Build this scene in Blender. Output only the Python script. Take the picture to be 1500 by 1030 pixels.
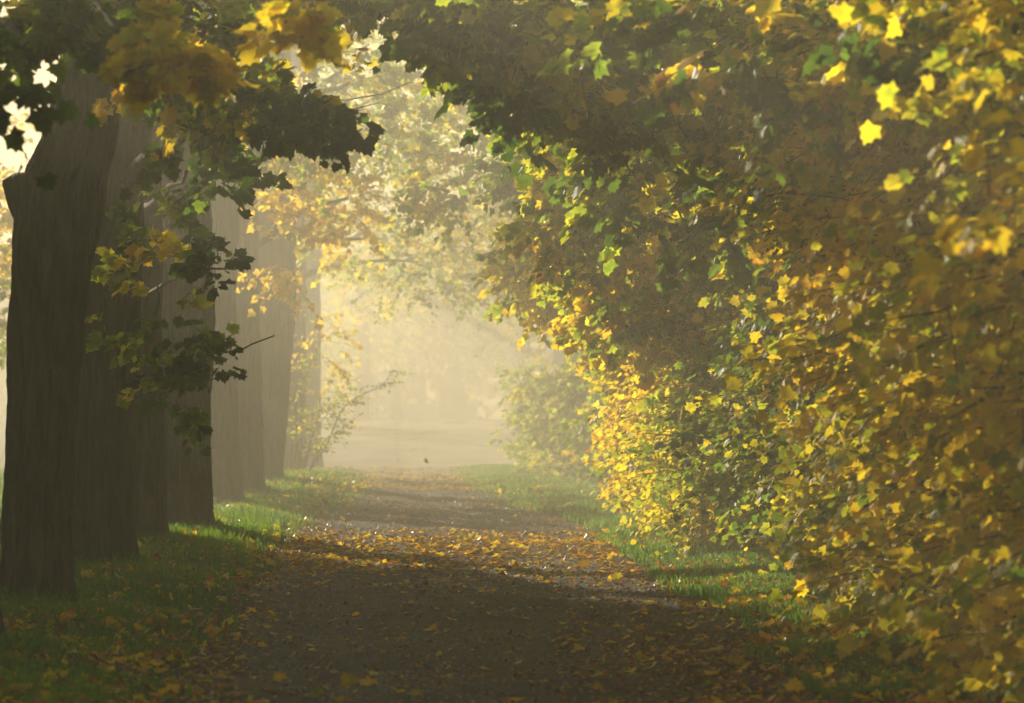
import bpy, math, random
import numpy as np
from mathutils import Vector

for o in list(bpy.data.objects): bpy.data.objects.remove(o)
SC = bpy.context.scene
COL = SC.collection
R = math.radians
PI = math.pi

# ------------------------------------------------------------------ camera
FPX, VX, VY, EYE = 4167.0, 575.0, 605.0, 1.6        # focal length in photo pixels, vanishing point, eye height
cam_d = bpy.data.cameras.new('camera'); cam = bpy.data.objects.new('camera', cam_d); COL.objects.link(cam)
cam_d.sensor_width = 36; cam_d.lens = 36*FPX/1500
cam.location = (0, 0, EYE)
cam.rotation_euler = (R(90)+math.atan(90/FPX), 0, -math.atan(175/FPX))
cam_d.clip_start = .1; cam_d.clip_end = 2000
cam_d.dof.use_dof = True; cam_d.dof.focus_distance = 30; cam_d.dof.aperture_fstop = 2.7
SC.camera = cam

# ------------------------------------------------------------------ light
AZ, EL = 31.0, 17.0                                  # degrees left of the view, above the horizon
TOSUN = Vector((-math.sin(R(AZ))*math.cos(R(EL)), math.cos(R(AZ))*math.cos(R(EL)), math.sin(R(EL))))
w = bpy.data.worlds.new('World'); SC.world = w; w.use_nodes = True
nt = w.node_tree; bg = nt.nodes['Background']
sky = nt.nodes.new('ShaderNodeTexSky'); sky.sky_type = 'NISHITA'; sky.sun_disc = False
sky.sun_elevation = R(EL); sky.sun_rotation = R(360-AZ); sky.air_density = 1.2; sky.dust_density = 2.5
tint = nt.nodes.new('ShaderNodeMix'); tint.data_type = 'RGBA'; tint.blend_type = 'MULTIPLY'; tint.inputs['Factor'].default_value = 1; tint.inputs['B'].default_value = (1, .92, .74, 1)
nt.links.new(sky.outputs[0], tint.inputs['A']); nt.links.new(tint.outputs['Result'], bg.inputs[0]); bg.inputs[1].default_value = .055
sl = bpy.data.lights.new('sun', 'SUN'); sl.energy = 5.0; sl.angle = R(.6); sl.color = (1.0, .875, .64)
so = bpy.data.objects.new('sun', sl); COL.objects.link(so); so.rotation_euler = TOSUN.to_track_quat('Z', 'Y').to_euler()
so.location = (-20, 60, 30)
vs = SC.view_settings; vs.view_transform = 'Standard'; vs.look = 'None'; vs.gamma = 1; vs.exposure = 1.25
cy = SC.cycles
cy.use_denoising = True; cy.max_bounces = 10; cy.diffuse_bounces = 8; cy.glossy_bounces = 2; cy.transmission_bounces = 4
cy.volume_bounces = 1; cy.transparent_max_bounces = 4; cy.sample_clamp_indirect = 6; cy.sample_clamp_direct = 0
cy.caustics_reflective = False; cy.caustics_refractive = False
HAZE = .0112

# ------------------------------------------------------------------ helpers
rng = np.random.default_rng(7)
RND = random.Random(7)

def at(px, py, d):
    """a photo pixel at ground distance d -> point in the place"""
    return np.array(((px-VX)/FPX*d, d, EYE+(VY-py)/FPX*d))

def smooth(a, b, x):
    t = np.clip((x-a)/(b-a), 0, 1); return t*t*(3-2*t)

def edge_l(y): return -1.4 + .8*smooth(42, 54, y) + .10*np.sin(y*.9) + .07*np.sin(y*2.3+1)
def edge_r(y): return 2.7 + .3*smooth(32, 39, y) - .75*smooth(42, 50, y) - .45*smooth(50, 62, y) + .10*np.sin(y*.8+2) + .06*np.sin(y*2.1)

def gh(x, y):
    """height of the ground"""
    x = np.asarray(x, float); y = np.asarray(y, float)
    h = .05*np.sin(y*.55+.3*x)*np.sin(.4*x+1) + .018*np.sin(y*1.3+x*.9) + .012*np.sin(y*2.1-x*1.7+2) + .03*np.sin(y*.21+1)
    v = smooth(0, 1.1, edge_l(y)-x) + smooth(0, 1.1, x-edge_r(y))
    h = h + .09*v*(1-smooth(80, 95, y))
    h = h - .075 - .03*(np.exp(-((x-(edge_l(y)+1.1))/.28)**2)+np.exp(-((x-(edge_r(y)-1.2))/.28)**2))
    h = h + .16*np.exp(-((x+2.0)/1.3)**2-((y-66)/4.5)**2)
    h = h + 1.25*smooth(84, 128, y)
    return h

def tag(o, label=None, cat=None, group=None, kind=None):
    if label: o['label'] = label
    if cat: o['category'] = cat
    if group: o['group'] = group
    if kind: o['kind'] = kind
    return o

def empty(name, loc, label, cat, group=None):
    o = bpy.data.objects.new(name, None); COL.objects.link(o); o.location = loc; o.empty_display_size = .2
    return tag(o, label, cat, group)

class Geo:
    """collects triangles and quads, links them as one mesh object"""
    def __init__(s): s.V = []; s.F = {3: [], 4: []}; s.M = {3: [], 4: []}; s.A = []; s.S = {3: [], 4: []}; s.n = 0
    def add(s, V, F, mi=0, A=None, sm=False):
        V = np.asarray(V, float).reshape(-1, 3); F = np.asarray(F, np.int64); k = F.shape[-1]; F = F.reshape(-1, k)
        s.V.append(V); s.F[k].append(F+s.n); s.M[k].append(np.full(len(F), mi)); s.S[k].append(np.full(len(F), sm))
        s.A.append(np.zeros((len(V), 3)) if A is None else np.asarray(A, float).reshape(-1, 3)); s.n += len(V)
    def build(s, name, mats, parent=None, attr=False, origin=None):
        V = np.concatenate(s.V)
        if parent is not None: V = V-np.array(parent.location)
        elif origin is not None: V = V-np.array(origin)
        me = bpy.data.meshes.new(name)
        fs = []; ls = []; tot = []; mi = []; sm = []
        for k in (3, 4):
            if s.F[k]:
                F = np.concatenate(s.F[k]); fs.append(F.ravel()); tot.append(np.full(len(F), k)); mi.append(np.concatenate(s.M[k])); sm.append(np.concatenate(s.S[k]))
        tot = np.concatenate(tot); fi = np.concatenate(fs)
        me.vertices.add(len(V)); me.vertices.foreach_set('co', V.astype(np.float32).ravel())
        me.loops.add(len(fi)); me.loops.foreach_set('vertex_index', fi.astype(np.int32))
        me.polygons.add(len(tot)); st = np.concatenate([[0], np.cumsum(tot)[:-1]])
        me.polygons.foreach_set('loop_start', st.astype(np.int32))
        me.polygons.foreach_set('material_index', np.concatenate(mi).astype(np.int32))
        me.polygons.foreach_set('use_smooth', np.concatenate(sm))
        if attr:
            a = me.attributes.new('leaf', 'FLOAT_VECTOR', 'POINT'); a.data.foreach_set('vector', np.concatenate(s.A).astype(np.float32).ravel())
        me.update(calc_edges=True)
        for m in (mats if isinstance(mats, (list, tuple)) else [mats]): me.materials.append(m)
        o = bpy.data.objects.new(name, me); COL.objects.link(o)
        if parent is not None: o.parent = parent
        elif origin is not None: o.location = origin
        return o

def nrm(a): return a/np.maximum(np.linalg.norm(a, axis=-1, keepdims=True), 1e-9)

def tube(g, pts, rad, sides=8, mi=0, cap=True, disp=None):
    pts = np.asarray(pts, float); rad = np.asarray(rad, float); n = len(pts)
    tan = nrm(np.gradient(pts, axis=0)); ref = np.array((0, 1., 0)) if abs(tan[0][1]) < .9 else np.array((1., 0, 0))
    u = nrm(np.cross(tan, ref)); v = np.cross(tan, u)
    th = np.arange(sides)/sides*2*PI
    rr = rad[:, None]*np.ones(sides)
    if disp is not None: rr = rr+disp(pts, th)
    V = pts[:, None]+rr[..., None]*(np.cos(th)[None, :, None]*u[:, None]+np.sin(th)[None, :, None]*v[:, None])
    i = np.arange(n-1)[:, None]*sides; j = np.arange(sides)[None]; j2 = (j+1) % sides
    F = np.stack([i+j, i+j2, i+sides+j2, i+sides+j], -1)
    g.add(V, F, mi, sm=True)
    if cap:
        c = np.concatenate([V[-1], pts[-1:]+tan[-1:]*rad[-1]*.3]); k = np.arange(sides)
        g.add(c, np.stack([k, (k+1) % sides, np.full(sides, sides)], -1), mi)

def curve(p0, p1, bend, n=8, jit=.0):
    p0, p1, bend = map(lambda a: np.asarray(a, float), (p0, p1, bend)); t = np.linspace(0, 1, n)[:, None]
    P = p0*(1-t)+p1*t+bend*(4*t*(1-t))
    if jit: P[1:-1] += rng.normal(0, jit, (n-2, 3))
    return P

# leaf outlines: fan round a centre point (first vertex)
def fan(pts, c): return np.array([c]+pts), np.array([(0, i+1, (i+1) % len(pts)+1) for i in range(len(pts))])
half = [(.10, -.02), (.42, -.12), (.43, .10), (.66, .38), (.47, .44), (.36, .53), (.33, .76), (.15, .77)]
LEAF0 = fan([(0, .04)]+half+[(0, 1.0)]+[(-x, y) for x, y in reversed(half)], (0, .30))
half = [(.42, -.06), (.62, .40), (.34, .50), (.22, .76)]
LEAF1 = fan([(0, .02)]+half+[(0, 1.0)]+[(-x, y) for x, y in reversed(half)], (0, .33))
LEAF2 = fan([(0, 0), (.50, .25), (.22, .55), (0, 1.0), (-.22, .55), (-.50, .25)], (0, .35))
half = [(.22, .15), (.33, .42), (.26, .70)]
OVAL = fan([(0, 0)]+half+[(0, 1.0)]+[(-x, y) for x, y in reversed(half)], (0, .45))

def leaves(g, P, Y, N, size, t, shape, mi=0, curl=.35):
    """P base points, Y leaf direction, N normal, all (n,3)"""
    n = len(P)
    if n == 0: return
    S, F = shape
    Y = nrm(Y); N = nrm(N-(N*Y).sum(-1, keepdims=True)*Y); X = np.cross(Y, N)
    sx = S[:, 0][None]*rng.uniform(.8, 1.15, (n, 1)); sy = S[:, 1][None]*np.ones((n, 1))
    c1 = rng.normal(curl, .25, (n, 1)); c2 = rng.normal(.25, .25, (n, 1)); tw = rng.normal(0, .25, (n, 1))
    z = -c1*sx**2-c2*sy**2*.6+tw*sx*sy+.10*np.abs(sx)
    V = P[:, None]+size[:, None, None]*(sx[..., None]*X[:, None]+sy[..., None]*Y[:, None]+z[..., None]*N[:, None])
    k = len(S); FF = F[None]+np.arange(n)[:, None, None]*k
    rad = np.sqrt(S[:, 0]**2+(S[:, 1]-.3)**2)
    A = np.stack([np.repeat(t[:, None], k, 1), np.repeat(rng.uniform(0, 1, (n, 1)), k, 1), np.repeat(rad[None], n, 0)], -1)
    g.add(V, FF, mi, A)

SUNH = np.array((TOSUN.x, TOSUN.y, 0)); SUNH /= np.linalg.norm(SUNH)

def sprays(g, C, D, L, n, size, tm, ts, shape, mi=0, tmi=1, twig=.006, upn=.9, sunn=.55, rn=.55, nb=(0, 0, 0)):
    """C spray roots (m,3), D directions, L lengths (m): a thin twig with n leaves on both sides of it"""
    m = len(C)
    if m == 0: return
    D = nrm(D); L = L[:, None]
    droop = np.array((0, 0, -1.))*rng.uniform(.08, .35, (m, 1))
    s = np.linspace(.08, 1, n)[None, :]+rng.uniform(-.04, .04, (m, n))
    P = C[:, None]+L[..., None]*(s[..., None]*D[:, None]+(s**2)[..., None]*droop[:, None])
    side = nrm(np.cross(D, np.array((0, 0, 1.)))+1e-4)
    sg = np.where(np.arange(n) % 2, 1., -1.)[None, :, None]*rng.uniform(.2, 1.1, (m, n, 1))
    off = sg*side[:, None]+.5*D[:, None]+rng.normal(0, .35, (m, n, 3))
    P = P+off*rng.uniform(.03, .10, (m, n, 1))
    Y = nrm(off+.5*D[:, None]+np.array((0, 0, -.45))+rng.normal(0, .25, (m, n, 3)))
    N = np.array((0, 0, upn))+sunn*SUNH+np.array(nb)+rng.normal(0, rn, (m, n, 3))
    base = (tm if np.isscalar(tm) else tm)+rng.normal(0, ts, m)
    t = np.clip(base[:, None]+rng.normal(0, .06, (m, n)), 0, 1)
    sz = size*rng.uniform(.45, 1.25, (m, n))
    leaves(g, P.reshape(-1, 3), Y.reshape(-1, 3), N.reshape(-1, 3), sz.ravel(), t.ravel(), shape, mi)
    if tmi is not None:
        k = 4; s = np.linspace(0, 1, k)[None, :, None]
        Q = C[:, None]+L[..., None]*(s*D[:, None]+s**2*droop[:, None])
        u = side; v = np.cross(D, side); th = np.arange(3)/3*2*PI
        ring = np.cos(th)[None, :, None]*u[:, None]+np.sin(th)[None, :, None]*v[:, None]
        r = twig*np.linspace(1, .35, k)[None, :, None, None]
        V = Q[:, :, None]+r*ring[:, None]
        i = np.arange(k-1)[:, None]*3; j = np.arange(3)[None]; j2 = (j+1) % 3
        F = np.stack([i+j, i+j2, i+3+j2, i+3+j], -1).reshape(-1, 4)
        F = F[None]+np.arange(m)[:, None, None]*(3*k)
        g.add(V, F, tmi)

def lump(P, f=1.0, ph=0.):
    x, y, z = P[..., 0]*f, P[..., 1]*f, P[..., 2]*f
    return (np.sin(1.7*x+1.3*y+ph)+np.sin(2.1*y-1.1*z+2.3*ph)+np.sin(2.6*z+1.9*x+.7*ph)+np.sin(3.9*x-2.7*z+4.1*y+ph))/4

def blob(g, c, r, m, n=14, size=.13, t=.3, ts=.1, shape=LEAF1, gap=-.15, L=(.45, .9), shell=.35, f=1.0, **kw):
    """m sprays in an ellipsoid, thinned by a lumpy field so that gaps stay open"""
    c = np.array(c, float); r = np.array(r, float)*np.ones(3)
    u = nrm(rng.normal(0, 1, (m*3, 3))); rad = rng.uniform(shell, 1, (m*3, 1))**.6
    P = c+u*rad*r
    ok = lump(P, f, c.sum()) > gap
    P = P[ok][:m]; u = u[ok][:m]
    D = u*1.0+rng.normal(0, .5, P.shape); D[:, 2] = D[:, 2]*.5
    sprays(g, P, D, rng.uniform(*L, len(P)), n, size, t, ts, shape, **kw)

# ------------------------------------------------------------------ materials
def newmat(name):
    m = bpy.data.materials.new(name); m.use_nodes = True; t = m.node_tree; t.nodes.clear()
    out = t.nodes.new('ShaderNodeOutputMaterial'); return m, t, out, t.nodes.new, t.links.new

def ramp(t, fac, stops, interp='LINEAR'):
    r = t.nodes.new('ShaderNodeValToRGB'); r.color_ramp.interpolation = interp; e = r.color_ramp.elements
    while len(e) < len(stops): e.new(.5)
    for k, (p, c) in zip(e, stops): k.position = p; k.color = (*c, 1) if len(c) == 3 else c
    t.links.new(fac, r.inputs[0]); return r

def noise(t, scale, detail=4, rough=.55, vec=None, dist=0.):
    n = t.nodes.new('ShaderNodeTexNoise'); n.inputs['Scale'].default_value = scale; n.inputs['Detail'].default_value = detail
    n.inputs['Roughness'].default_value = rough; n.inputs['Distortion'].default_value = dist
    if vec is not None: t.links.new(vec, n.inputs['Vector'])
    return n

PAL = [(0, (.022, .048, .008)), (.2, (.05, .10, .010)), (.36, (.11, .18, .012)), (.48, (.32, .38, .014)), (.6, (.68, .53, .018)),
       (.76, (.70, .44, .016)), (.9, (.42, .16, .012)), (1.0, (.12, .055, .02))]

def leaf_material(name, trans=.62, rough=.5, gloss=.26):
    m, t, out, N, LK = newmat(name)
    a = N('ShaderNodeAttribute'); a.attribute_name = 'leaf'
    s = N('ShaderNodeSeparateXYZ'); LK(a.outputs['Vector'], s.inputs[0])
    c = N('ShaderNodeTexCoord'); nz = noise(t, 22, 3, .6, c.outputs['Object'])
    ad = N('ShaderNodeMath'); ad.operation = 'MULTIPLY_ADD'; LK(nz.outputs[0], ad.inputs[0]); ad.inputs[1].default_value = .22
    LK(s.outputs[0], ad.inputs[2])
    sb = N('ShaderNodeMath'); sb.operation = 'SUBTRACT'; LK(ad.outputs[0], sb.inputs[0]); sb.inputs[1].default_value = .11
    # the rim turns first
    rim = N('ShaderNodeMath'); rim.operation = 'MULTIPLY_ADD'; LK(s.outputs[2], rim.inputs[0]); rim.inputs[1].default_value = .10; LK(sb.outputs[0], rim.inputs[2])
    r = ramp(t, rim.outputs[0], PAL)
    hv = N('ShaderNodeHueSaturation'); LK(r.outputs[0], hv.inputs['Color'])
    mr = N('ShaderNodeMapRange'); LK(s.outputs[1], mr.inputs[0]); mr.inputs[3].default_value = .65; mr.inputs[4].default_value = 1.3; LK(mr.outputs[0], hv.inputs['Value'])
    p = N('ShaderNodeBsdfPrincipled'); LK(hv.outputs[0], p.inputs['Base Color']); p.inputs['Roughness'].default_value = rough
    p.inputs['Specular IOR Level'].default_value = gloss
    h2 = N('ShaderNodeHueSaturation'); LK(hv.outputs[0], h2.inputs['Color']); h2.inputs['Saturation'].default_value = 1.0; h2.inputs['Value'].default_value = 1.5
    tr = N('ShaderNodeBsdfTranslucent'); LK(h2.outputs[0], tr.inputs[0])
    mx = N('ShaderNodeMixShader'); mx.inputs[0].default_value = trans; LK(p.outputs[0], mx.inputs[1]); LK(tr.outputs[0], mx.inputs[2])
    LK(mx.outputs[0], out.inputs[0]); return m

M_LEAF = leaf_material('autumn_leaf')
M_LITTER = leaf_material('fallen_leaf', .45, .4, .4)

def bark_material(name, dark, light, moss=.0):
    m, t, out, N, LK = newmat(name)
    c = N('ShaderNodeTexCoord'); mp = N('ShaderNodeMapping'); mp.inputs['Scale'].default_value = (1, 1, .16); LK(c.outputs['Object'], mp.inputs[0])
    n1 = noise(t, 10, 8, .72, mp.outputs[0], .8); n2 = noise(t, 2.2, 3, .5, c.outputs['Object'])
    v = N('ShaderNodeTexVoronoi'); v.feature = 'DISTANCE_TO_EDGE'; v.inputs['Scale'].default_value = 11; LK(mp.outputs[0], v.inputs['Vector'])
    r = ramp(t, n1.outputs[0], [(.3, dark), (.7, light)])
    g = ramp(t, n2.outputs[0], [(.45, (0, 0, 0)), (.7, (1, 1, 1))])
    mx = N('ShaderNodeMix'); mx.data_type = 'RGBA'; LK(r.outputs[0], mx.inputs['A']); mx.inputs['B'].default_value = (.10, .13, .06, 1)
    mu = N('ShaderNodeMath'); mu.operation = 'MULTIPLY'; LK(g.outputs[0], mu.inputs[0]); mu.inputs[1].default_value = moss; LK(mu.outputs[0], mx.inputs['Factor'])
    p = N('ShaderNodeBsdfPrincipled'); LK(mx.outputs['Result'], p.inputs['Base Color']); p.inputs['Roughness'].default_value = .85
    vr = ramp(t, v.outputs['Distance'], [(0, (0, 0, 0)), (.22, (1, 1, 1))])
    am = N('ShaderNodeMath'); am.operation = 'MULTIPLY_ADD'; LK(vr.outputs[0], am.inputs[0]); am.inputs[1].default_value = .5; LK(n1.outputs[0], am.inputs[2])
    b = N('ShaderNodeBump'); b.inputs['Strength'].default_value = 1; b.inputs['Distance'].default_value = .09; LK(am.outputs[0], b.inputs['Height']); LK(b.outputs[0], p.inputs['Normal'])
    LK(p.outputs[0], out.inputs[0]); return m
M_BARK = bark_material('bark', (.018, .012, .008), (.24, .18, .13), .55)
M_TWIG = bark_material('twig_bark', (.03, .022, .014), (.09, .07, .045))

def soil_material(name, c0, c1, c2, rough=.75, bump=.02, sc=6.):
    m, t, out, N, LK = newmat(name)
    c = N('ShaderNodeTexCoord')
    n1 = noise(t, sc, 8, .7, c.outputs['Object']); n2 = noise(t, sc*9, 5, .7, c.outputs['Object']); n3 = noise(t, .5, 3, .6, c.outputs['Object'])
    v = N('ShaderNodeTexVoronoi'); v.inputs['Scale'].default_value = 42; LK(c.outputs['Object'], v.inputs['Vector'])
    r = ramp(t, n1.outputs[0], [(.32, c0), (.52, c1), (.72, c2)])
    hv = N('ShaderNodeHueSaturation'); LK(r.outputs[0], hv.inputs['Color'])
    mr = N('ShaderNodeMapRange'); LK(n3.outputs[0], mr.inputs[0]); mr.inputs[1].default_value = .3; mr.inputs[2].default_value = .7; mr.inputs[3].default_value = .7; mr.inputs[4].default_value = 1.35
    LK(mr.outputs[0], hv.inputs['Value'])
    p = N('ShaderNodeBsdfPrincipled'); LK(hv.outputs[0], p.inputs['Base Color'])
    rr = N('ShaderNodeMapRange'); LK(n2.outputs[0], rr.inputs[0]); rr.inputs[1].default_value = .3; rr.inputs[2].default_value = .7; rr.inputs[3].default_value = rough-.25; rr.inputs[4].default_value = rough+.15
    LK(rr.outputs[0], p.inputs['Roughness'])
    am = N('ShaderNodeMath'); am.operation = 'ADD'; LK(n2.outputs[0], am.inputs[0]); LK(v.outputs['Distance'], am.inputs[1])
    b = N('ShaderNodeBump'); b.inputs['Strength'].default_value = 1; b.inputs['Distance'].default_value = bump; LK(am.outputs[0], b.inputs['Height']); LK(b.outputs[0], p.inputs['Normal'])
    LK(p.outputs[0], out.inputs[0]); return m
M_SOIL = soil_material('grassy_soil', (.022, .028, .010), (.045, .06, .02), (.09, .085, .035))
M_PATH = soil_material('path_gravel', (.020, .014, .012), (.060, .040, .035), (.14, .095, .072), .85, .03, 2.4)
M_STONE = soil_material('pebble_stone', (.06, .05, .045), (.13, .12, .10), (.28, .26, .23), .45, .002)

def grass_material():
    m, t, out, N, LK = newmat('grass_blade')
    a = N('ShaderNodeAttribute'); a.attribute_name = 'leaf'; s = N('ShaderNodeSeparateXYZ'); LK(a.outputs['Vector'], s.inputs[0])
    r = ramp(t, s.outputs[0], [(0, (.045, .12, .014)), (.45, (.13, .27, .022)), (.8, (.25, .36, .03)), (1, (.34, .27, .06))])
    p = N('ShaderNodeBsdfPrincipled'); LK(r.outputs[0], p.inputs['Base Color']); p.inputs['Roughness'].default_value = .6
    h = N('ShaderNodeHueSaturation'); LK(r.outputs[0], h.inputs['Color']); h.inputs['Value'].default_value = 1.6
    tr = N('ShaderNodeBsdfTranslucent'); LK(h.outputs[0], tr.inputs[0])
    mx = N('ShaderNodeMixShader'); mx.inputs[0].default_value = .45; LK(p.outputs[0], mx.inputs[1]); LK(tr.outputs[0], mx.inputs[2]); LK(mx.outputs[0], out.inputs[0]); return m
M_GRASS = grass_material()

def paint(name, col, rough=.5):
    m, t, out, N, LK = newmat(name); c = N('ShaderNodeTexCoord'); n = noise(t, 9, 5, .6, c.outputs['Object'])
    r = ramp(t, n.outputs[0], [(.3, tuple(x*.75 for x in col)), (.65, col)])
    p = N('ShaderNodeBsdfPrincipled'); LK(r.outputs[0], p.inputs['Base Color']); p.inputs['Roughness'].default_value = rough; LK(p.outputs[0], out.inputs[0]); return m
M_WHITE = paint('weathered_white', (.78, .79, .82)); M_GREEN = paint('green_iron', (.10, .22, .13), .4)

# ------------------------------------------------------------------ ground, path
def sheet(name, X, Y, zoff, mat):
    g = Geo(); V = np.stack([X, Y, gh(X, Y)+zoff], -1); a, b = X.shape
    i = np.arange(a-1)[:, None]*b+np.arange(b-1)[None]
    g.add(V, np.stack([i, i+1, i+b+1, i+b], -1), sm=True); return g.build(name, mat)
xs = np.concatenate([np.linspace(-200, -12, 30)[:-1], np.linspace(-12, 12, 130), np.linspace(12, 200, 30)[1:]])
ys = np.concatenate([np.linspace(-20, 8, 12)[:-1], np.linspace(8, 100, 500), np.linspace(100, 220, 60)[1:]])
Y, X = np.meshgrid(ys, xs, indexing='ij')
tag(sheet('ground', X, Y, 0, M_SOIL), 'grassy earth under the trees', kind='structure')
py_ = np.concatenate([np.linspace(-15, 8, 12)[:-1], np.linspace(8, 100, 620), np.linspace(100, 150, 40)[1:]])
u = np.linspace(0, 1, 36)
Y, U = np.meshgrid(py_, u, indexing='ij'); wob = .08*np.sin(Y*5.1)+.06*np.sin(Y*9.7+1)
X = (edge_l(Y)-.05+wob)*(1-U)+(edge_r(Y)+.05+.8*wob)*U
tag(sheet('path', X, Y, .006, M_PATH), 'dark damp earth path strewn with leaves', kind='structure')

xc = np.linspace(-9, 10, 60); yc = np.concatenate([np.linspace(73, 95, 50), np.linspace(95, 156, 50)[1:]]); Y, X = np.meshgrid(yc, xc, indexing='ij')
Y = Y+np.where(Y < 73.1, .5*np.sin(X*1.3)+.3*np.sin(X*3.1), 0)
M_SAND = soil_material('pale_gravel', (.30, .25, .19), (.34, .285, .22), (.39, .33, .26), .85, .02, 1.2)
tag(sheet('clearing', X, Y, .012, M_SAND), 'pale open gravel ground at the end of the path', kind='structure')

# ------------------------------------------------------------------ trunks
def trunk_disp(seed, zb):
    ph = np.random.default_rng(seed).uniform(0, 6.28, 8)
    def f(P, th):
        z = P[:, 2][:, None]-zb; T = th[None]
        d = .018*np.sin(11*T+ph[0]+1.5*np.sin(2.1*z+ph[1]))+.014*np.sin(17*T+ph[2]+2*np.sin(3.3*z))+.012*np.sin(5*T+ph[3]+.8*z)
        d = d+.011*np.sin(29*T+ph[4]+3*np.sin(4*z+ph[5]))+.006*np.sin(23*z+6*np.sin(3*T+ph[6]))*np.sin(7*T+9*z)
        return d+np.exp(-np.maximum(z, 0)/.20)*(.04+.10*np.sin(4*T+ph[7])**2)
    return f

def trunk_from_profile(parent, prof, d, seed, top=None, name='trunk'):
    """prof: (photo row, left edge, right edge) down to up"""
    prof = sorted(prof, key=lambda q: -q[0])
    z = np.array([EYE+(VY-q[0])/FPX*d for q in prof]); cx = np.array([((q[1]+q[2])/2-VX)/FPX*d for q in prof]); r = np.array([(q[2]-q[1])/2/FPX*d for q in prof])
    if top:
        slope = (cx[-1]-cx[-3])/(z[-1]-z[-3]) if len(z) > 3 else 0
        z = np.append(z, [top*.7+z[-1]*.3, top]); cx = np.append(cx, [cx[-1]+slope*.4*(top-z[-3])*.7, cx[-1]+slope*.4*(top-z[-3])]); r = np.append(r, [r[-1]*.7, r[-1]*.35])
    gz = float(gh(cx[0], d)); zz = np.arange(gz-.12, z[-1], .07)
    c = np.interp(zz, z, cx); rr = np.interp(zz, z, r)
    k = np.ones(7)/7; pad = lambda a: np.convolve(np.pad(a, 3, 'edge'), k, 'valid'); c = pad(c); rr = pad(rr)-.012
    yy = d+.10*np.sin(zz*.5+seed)-.10*math.sin(gz*.5+seed)
    g = Geo(); tube(g, np.stack([c, yy, zz], -1), rr, 100, disp=trunk_disp(seed, gz))
    o = g.build(name, M_BARK, parent)
    return lambda zq: np.array((np.interp(zq, zz, c), np.interp(zq, zz, yy), zq))

def limb(parent, p0, p1, r0, r1, bend=(0, 0, .3), name='limb', n=10, jit=.03, sides=10):
    g = Geo(); P = curve(p0, p1, bend, n, jit); tube(g, P, np.linspace(r0, r1, n), sides); return g.build(name, M_BARK, parent)

def tree(name, label, prof, d, seed, top, blobs, limbs=(), group=None, cat='tree', **bk):
    q = max(prof, key=lambda q: q[0]); cx = ((q[1]+q[2])/2-VX)/FPX*d
    e = empty(name, (cx, d, float(gh(cx, d))), label, cat, group)
    ax = trunk_from_profile(e, prof, d, seed, top)
    for z0, p1, r0, r1, bend in limbs: limb(e, ax(z0), p1, r0, r1, bend)
    if blobs:
        g = Geo()
        for b in blobs: blob(g, **{**bk, **b})
        g.build('crown', [M_LEAF, M_TWIG], e, attr=True)
        for b in blobs:
            if b.get('nolimb') is None: pass
    return e, ax

def B(px, py, d, r, m, **k):
    return dict(c=at(px, py, d), r=r, m=m, **k)
def W(x, y, z, r, m, **k):
    return dict(c=(x, y, z), r=r, m=m, **k)
ROW = 'old trees in the row along the left verge'

# T0: at the very left edge, mostly outside
tree('avenue_tree', 'nearest trunk of the left row, a dark sliver cut by the left picture edge', [(955, -92, 3), (800, -94, 0), (600, -98, -4), (300, -104, -12), (0, -108, -20)], 19, 1, 8.5,
     [W(-3.2, 19, 7.6, (3, 3, 1.6), 160), B(8, 120, 16.5, (.16, .6, .22), 22, t=.18, ts=.08, n=9), B(-10, 0, 17, (.5, .6, .28), 32, t=.3), B(158, 120, 15.8, (.09, .3, .12), 8, t=.2, ts=.06, n=8), B(200, 130, 15.6, (.05, .2, .10), 4, t=.38, ts=.05, n=7)],
     [(4.2, at(30, 60, 16.8), .06, .02, (0, 0, .2)), (4.6, at(170, 40, 15.8), .05, .015, (.1, 0, .3))], ROW, shape=LEAF0, L=(.2, .5), size=.135, t=.22)
# T1
e, ax = tree('avenue_tree', 'broad dark trunk with a sawn limb stub at its upper left, leaning right', [(887, 9, 105), (800, 13, 107), (700, 16, 110), (600, 18, 115), (500, 20, 121), (400, 24, 133), (330, 27, 148), (270, 40, 158), (230, 62, 167), (170, 84, 178), (60, 97, 185), (0, 100, 188)], 23.6, 2, 9,
     [W(-2.4, 23.5, 7.4, (3.4, 3.2, 1.8), 100), B(270, 45, 21.5, (.5, .5, .26), 26, t=.42, ts=.12), B(262, 95, 16.5, (.15, .15, .09), 15, t=.56, ts=.03, L=(.1, .25), gap=-2), B(245, 55, 16.5, (.1, .15, .05), 6, t=.54, ts=.04, L=(.1, .2), gap=-2), B(422, 45, 16.5, (.09, .12, .09), 9, t=.57, ts=.03, L=(.1, .22), gap=-2),
      B(330, 0, 22, (1.0, .5, .25), 34, t=.44, ts=.12), B(150, -10, 21, (.5, .6, .22), 32, t=.32)],
     [(4.6, at(300, 40, 21.5), .07, .02, (0, 0, .15)), (4.2, at(-60, -60, 23), .10, .03, (0, 0, .3))], ROW, shape=LEAF0, L=(.2, .5), size=.135, t=.3)
g = Geo(); tube(g, curve(at(88, 370, 23.6), at(26, 262, 23.6), (-.03, 0, 0), 8), np.linspace(.17, .125, 8), 20, disp=trunk_disp(5, 1.)); g.build('limb_stub', M_BARK, e)
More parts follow.
